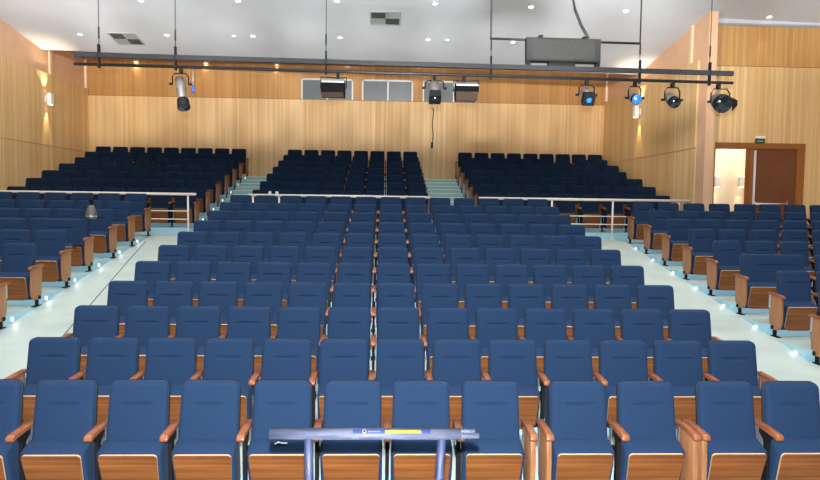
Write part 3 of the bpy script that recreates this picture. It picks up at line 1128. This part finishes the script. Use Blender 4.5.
DG = 'round downlights in the grey ceiling'
rowA = [(80, 34.3), (167, 35), (253, 36), (340, 37.5), (428, 39.5), (513, 42)]
rowB = [(141, .5), (238, .8), (337, 1), (435, 3.5), (531, 6.8), (626, 11)]
DOWN = []
for i, (x, y) in enumerate(rowA):
    p = on_ceiling(x, y)
    o = downlight(p, 'small bright round downlight in the grey ceiling, %s along the rear line from the left' % ORD[i + 1], DG, (tilt, 0, 0))
    DOWN.append((p, o))
for i, (x, y) in enumerate(rowB):
    p = on_ceiling(x, y)
    o = downlight(p, 'small bright round downlight in the grey ceiling, %s along the forward line from the left' % ORD[i + 1], DG, (tilt, 0, 0))
    DOWN.append((p, o))
p = on_ceiling(769, 17)
o = downlight(p, 'small bright round downlight in the lower ceiling over the right block', DG)
DOWN.append((p, o))
SOF = []
for i, px in enumerate((136, 206, 277, 348, 419, 488, 557)):
    p = at_z(px, 66.6 + (px - 348) * .0235, ZS)
    o = downlight(p, 'round downlight in the brown rear ceiling near the back wall, %s from the left' % ORD[i + 1], 'round downlights in the brown rear ceiling', r=.07)
    SOF.append((p, o))
for i, (x, y, lb) in enumerate(((234, 36, 'tiny white smoke detector on the grey ceiling, beside a rear downlight on the left'), (447, 40, 'tiny white smoke detector on the grey ceiling, above the square-snooted spotlight'))):
    p = on_ceiling(x, y)
    o = link('smoke_detector', MB().tube([(0, 0, .0), (0, 0, -.03), (0, 0, -.045)], [.06, .055, .03], 14).mesh('smoke_detector', WHITE), None, p, (tilt, 0, 0))
    tag(o, lb, 'detector', 'smoke detectors')


def vent(c4, label):
    """square ceiling diffuser with four quarter fields, corners given as pixels"""
    P = [on_ceiling(*c) for c in c4]
    c = sum(P, Vector()) / 4
    root = empty('ceiling_vent', c)
    tag(root, label, 'air vent', 'air vents in the grey ceiling')
    x0 = (P[0].x + P[3].x) / 2; x1 = (P[1].x + P[2].x) / 2
    y1 = (P[0].y + P[1].y) / 2; y0 = (P[2].y + P[3].y) / 2
    hx, hy = (x1 - x0) / 2, (y1 - y0) / 2
    root.rotation_euler = (tilt, 0, 0)
    fr = MB()
    t = .04
    fr.box((-hx, -hy, -.02), (hx, -hy + t, 0)); fr.box((-hx, hy - t, -.02), (hx, hy, 0))
    fr.box((-hx, -hy, -.02), (-hx + t, hy, 0)); fr.box((hx - t, -hy, -.02), (hx, hy, 0))
    link('vent_frame', fr.mesh('vent_frame', VLITE), root)
    for ix in (0, 1):
        for iy in (0, 1):
            m = VDARK if (ix + iy) % 2 else VLITE
            mb = MB()
            xa, xb = (-hx + t, 0) if ix == 0 else (0, hx - t)
            ya, yb = (-hy + t, 0) if iy == 0 else (0, hy - t)
            for k in range(5):
                f0 = (k + .08) / 5; f1 = (k + .9) / 5
                if (ix + iy) % 2:
                    mb.box((xa, ya + (yb - ya) * f0, -.014), (xb, ya + (yb - ya) * f1, -.002))
                else:
                    mb.box((xa + (xb - xa) * f0, ya, -.014), (xa + (xb - xa) * f1, yb, -.002))
            mb.box((xa, ya, -.002), (xb, yb, 0))
            link('louvre', mb.mesh('louvre', m), root)
    return root


vent([(108, 33), (134, 33), (145, 44), (119, 44)], 'square four-way air vent near the left end of the lighting bar')
vent([(370, 12), (401, 12), (401, 24), (370, 24)], 'square four-way air vent at the top middle of the ceiling')

# ------------------------------------------------------------------ wall sconces
def sconce(p, nx, ny, label, e_up=40, e_dn=40, s=1.0, lit=True):
    """up-and-down wall light; nx,ny is the wall's outward direction"""
    root = empty('wall_sconce', p)
    tag(root, label, 'wall light', 'up-and-down wall lights')
    n = Vector((nx, ny, 0)); t = Vector((-ny, nx, 0))
    def bxo(nm, d0, d1, hw, z0, z1, m):
        mb = MB()
        a_ = n * d0 - t * hw; b_ = n * d1 + t * hw
        mb.box((min(a_.x, b_.x), min(a_.y, b_.y), z0), (max(a_.x, b_.x), max(a_.y, b_.y), z1))
        return link(nm, mb.mesh(nm, m), root)
    bxo('back_plate', 0, .03 * s, .06 * s, -.1 * s, .1 * s, WHITE)
    bxo('shade', .06 * s, .19 * s, .08 * s, -.16 * s, .16 * s, WHITE)
    bxo('arm', .03 * s, .06 * s, .03 * s, -.03 * s, .03 * s, WHITE)
    bxo('bulb', .08 * s, .17 * s, .05 * s, .16 * s, .166 * s, SCG)
    bxo('bulb', .08 * s, .17 * s, .05 * s, -.166 * s, -.16 * s, SCG)
    c = Vector(p) + n * .1 * s
    if lit:
        lamp('uplight', 'SPOT', c + Vector((0, 0, .18 * s)), e_up, (1, .80, .52), c + Vector((0, -.7, 3)) + n * .25, 75, .9, .02, root)
        lamp('downbeam', 'SPOT', c - Vector((0, 0, .18 * s)), e_dn, (1, .76, .42), c - Vector((0, 0, 3)) - n * .35, 42, .8, .02, root)
    return root


sconce(at_x(46, 99, XL + .012), 1, 0, 'white up-and-down sconce glowing on the left wooden wall', 130, 80)
sconce(at_x(640, 112, XR - .012), -1, 0, 'white up-and-down sconce glowing on the right wooden wall, below the blue-lensed spotlight', 130, 80)
sconce(at_y(715, 182, 17.6), 0, -1, 'glowing sconce on the corridor wall, half hidden by the doorway\'s edge', 10, 10, .9)
sconce(at_y(739, 182, 17.6), 0, -1, 'glowing sconce on the corridor wall, in the middle of the open doorway', 14, 14, .9)

# exit sign
p0, p1 = at_y(755, 136, YD), at_y(764, 143.6, YD)
ex = empty('exit_sign', ((p0.x + p1.x) / 2, YD, p1.z))
w = (p1.x - p0.x) / 2; h = p0.z - p1.z
tag(ex, 'small green emergency exit sign with white top above the door', 'sign')
link('sign_plate', MB().box((-w, -.03, 0), (w, 0, h * .62)).mesh('sign_plate', EXITG), ex)
link('lamp_housing', MB().box((-w, -.06, h * .64), (w, 0, h)).mesh('lamp_housing', WHITE, .006), ex)
mb = MB()
for k in range(5):
    mb.box((-w * .7 + k * w * .29, -.033, h * .2), (-w * .7 + k * w * .29 + w * .18, -.03, h * .42))
link('lettering', mb.mesh('lettering', EXITT), ex)

# ------------------------------------------------------------------ step lights
def step_light(x, y, z, sx, label, group, power, r=.027):
    root = empty('step_light', (x, y, z))
    tag(root, label, 'step light', group)
    mb = MB(); mb.tube([(0, 0, 0), (sx * .012, 0, 0)], r * 1.35, 14)
    link('bezel', mb.mesh('bezel', WHITE), root)
    mb = MB(); mb.tube([(sx * .012, 0, 0), (sx * .016, 0, 0)], r, 14)
    link('diffuser', mb.mesh('diffuser', STEPG), root)
    if power:
        lamp('beam', 'SPOT', (x + sx * .03, y, z), power, (.92, .97, 1), (x + sx * .5, y - .05, z - .2), 150, 1, .05, root)
    return root


for r in range(4, 12):
    y = tier_front(r) + .19; z = row_z(r - 1) + .085
    if r >= 5:
        step_light(EL, y, z, 1, 'round lit step light on the left aisle riser, level with centre row %s' % NUM[r], 'step lights along the left aisle', .5)
    step_light(ER, y, z - RDROP, -1, 'round lit step light on the right aisle riser, level with centre row %s' % NUM[r], 'step lights along the right aisle', .5)
for k in range(1, 7):
    y = rear_front(k) + .12; z = rear_z(k) - .07
    step_light(SA[0], y, z, 1, 'round lit step light on the left stairs, beside rear bank row %s' % NUM[k + 1], 'step lights along the left stairs', .3)

# ------------------------------------------------------------------ odds and ends
# small spotlight hanging from the left guard rail
yl = row_y(8) - .03
c = at_y(91.5, 219, yl)
o = empty('perched_lamp', (c.x, yl, row_z(8) + .935))
tag(o, 'small grey bell-shaped lamp perched on the double-width left seat\'s back', 'lamp')
lathe_part('housing', o, (0, 0, 0), (0, 0, 1), [(0, .085), (.03, .095), (.12, .09), (.2, .065), (.25, .04)], HOUSING)
lathe_part('band', o, (0, 0, .04), (0, 0, 1), [(0, .097), (.02, .097)], STEEL)
lathe_part('neck', o, (0, 0, .25), (0, 0, 1), [(0, .03), (.06, .028), (.07, .045), (.1, .045), (.12, .015), (.2, .012)], BLACK)
# cable along the left aisle
def ramp_z(y):
    y3, yt = tier_front(3), tier_front(12)
    if y < y3: return max(0, row_z(2) * (y - tier_front(2)) / (y3 - tier_front(2)))
    return min(ZC, row_z(2) + (ZC - row_z(2)) * (y - y3) / (yt - y3))
pts = []
for i in range(30):
    y = 5.6 + i * (13.9 - 5.6) / 29
    x = -4.02 - (y - 7.0) * (5.14 - 4.05) / 6.9 if y > 7 else -4.02
    pts.append((x, y, ramp_z(y) + .006))
tag(link('floor_cable', MB().tube(pts, .007, 6).mesh('floor_cable', mat('grey_cable', rgb(92, 98, 96), .7))), 'thin dark cable running along the left aisle floor', 'cable')
# black strap on the tipped seat of the left block, row seven
y7, z7 = row_y(8), row_z(8)
pts = []
c = at_y(79, 246, y7 - .32)
for i in range(15):
    t = i / 14 * 2 * PI
    pts.append((c.x + .12 * math.cos(t), y7 - .315 + .02 * math.cos(2 * t), z7 + .475 + .022 * math.sin(t) + .012 * math.sin(3 * t)))
tag(link('black_strap', MB().tube(pts, .012, 6, caps=False).mesh('black_strap', BLACK)), 'looped black strap lying over a tipped wooden seat on the left aisle', 'strap')
# white paper strip on a front row cushion
mb = MB()
yc = row_y(1)
for (px, py, yl) in ((274.5, 446.5, -.215), (278.5, 442.5, -.195), (281, 445, -.205), (287, 445.5, -.205)):
    p = at_y(px, py, yc + yl)
    p.z = .462 + (yl + .27) / .13 * .05 + .014
    mb.v += [(p.x, p.y, p.z), (p.x + .006, p.y - .014, p.z - .004)]
for i in range(3): mb.face([2 * i, 2 * i + 1, 2 * i + 3, 2 * i + 2])
ps = link('paper_strip', mb.mesh('paper_strip', WHITE))
sol = ps.modifiers.new('solid', 'SOLIDIFY'); sol.thickness = .002
tag(ps, 'narrow crooked white paper strip on a front row cushion behind the steel rail', 'paper')

# ------------------------------------------------------------------ light
flash = lamp('flash', 'SPOT', (0, -.02, HC + .18), 3600, (.97, .98, 1), (.3, 10, HC - .3), 100, .35, .025)
for i, (p, o) in enumerate(DOWN):
    lamp('downlight_beam', 'SPOT', p + Vector((0, 0, -.04)), 25, (1, .93, .84), p + Vector((0, 0, -5)), 60, .8, .06)
for p, o in SOF:
    lamp('wallwash_beam', 'SPOT', p + Vector((0, 0, -.04)), 45, (1, .9, .74), p + Vector((0, .8, -3)), 100, 1, .1)
def area(name, loc, aim, sx, sy, e, col=(1, 1, 1)):
    ld = bpy.data.lights.new(name, 'AREA')
    ld.shape = 'RECTANGLE'; ld.size = sx; ld.size_y = sy; ld.energy = e; ld.color = col
    o = bpy.data.objects.new(name, ld); COL.objects.link(o); o.location = loc
    o.rotation_euler = (Vector(aim) - Vector(loc)).to_track_quat('-Z', 'Y').to_euler()
    return o
area('front_seat_fill', (0, 6.2, 7.9), (0, 6.8, 0), 15, 1.5, 480, (.97, .99, 1)).data.spread = 2.25  # added unseen area fill over the front seats, spread kept off the rear bank
for xx in (-9, -6, -3, 0, 3, 6):  # added spots below the frame that brighten the grey ceiling
    lamp('ceiling_fill', 'SPOT', (xx * .8, 2.6, .87), 15500, (.97, .98, 1), (xx, 17.2, ceil_z(17.2, xx)), 21, 1, .9)
lamp('ceiling_fill', 'SPOT', (7, 2.6, .87), 7500, (.97, .98, 1), (10.5, 14.6, 7.2), 20, 1, .9)  # same added fill for the ceiling over the right block
lamp('wall_fill', 'SPOT', (1.0, 1.5, 5.6), 6500, (1, .92, .82), (XL, 18.0, 5.6), 24, 1, .6)  # added out-of-view fill spots for the side and door walls
lamp('wall_fill', 'SPOT', (-4.0, 1.5, 5.6), 9500, (1, .92, .82), (XR, 18.0, 5.6), 22, 1, .6)
lamp('wall_fill', 'SPOT', (5.0, 1.5, 5.6), 2700, (1, .92, .82), (10.3, YD, 4.9), 26, 1, .6)
for xx in (-9, -7.1, -5.2, -3.3, -1.4, .5, 2.4, 4.3, 6.2):  # row of added fill spots brightening the back wall above the seats
    lamp('wall_fill', 'SPOT', (xx * .7, 1.5, 5.6), 5200, (1, .93, .86), (xx, YB, 6.25), 13.5, .55, .3)
for yy, pw in ((6.0, 60), (8.4, 140), (10.8, 280), (13.2, 330)):
    for xx in (-9.2, -6.8, -4.4, -2.0, .4, 2.8, 5.2, 7.6, 10.0):
        zc = ceil_z(max(yy, 9), xx) - .03
        lamp('downlight_beam', 'SPOT', (xx, yy, zc), pw, (1, .985, .95), (xx, yy + .001, 0), 72, .8, .06)
lamp('corridor_lamp', 'POINT', (9.6, 16.7, 4.1), 38, (1, .92, .8), radius=.15)

w = bpy.data.worlds.new('world')
scene.world = w
w.use_nodes = True
w.node_tree.nodes['Background'].inputs[0].default_value = (.9, .92, 1, 1)
w.node_tree.nodes['Background'].inputs[1].default_value = 0.06

scene.view_settings.view_transform = 'Standard'
scene.view_settings.look = 'None'
scene.view_settings.exposure = 0.0
scene.view_settings.gamma = 1.0
scene.view_settings.use_curve_mapping = False
scene.cycles.use_denoising = True
scene.cycles.max_bounces = 8
scene.cycles.diffuse_bounces = 5
scene.cycles.sample_clamp_indirect = 6
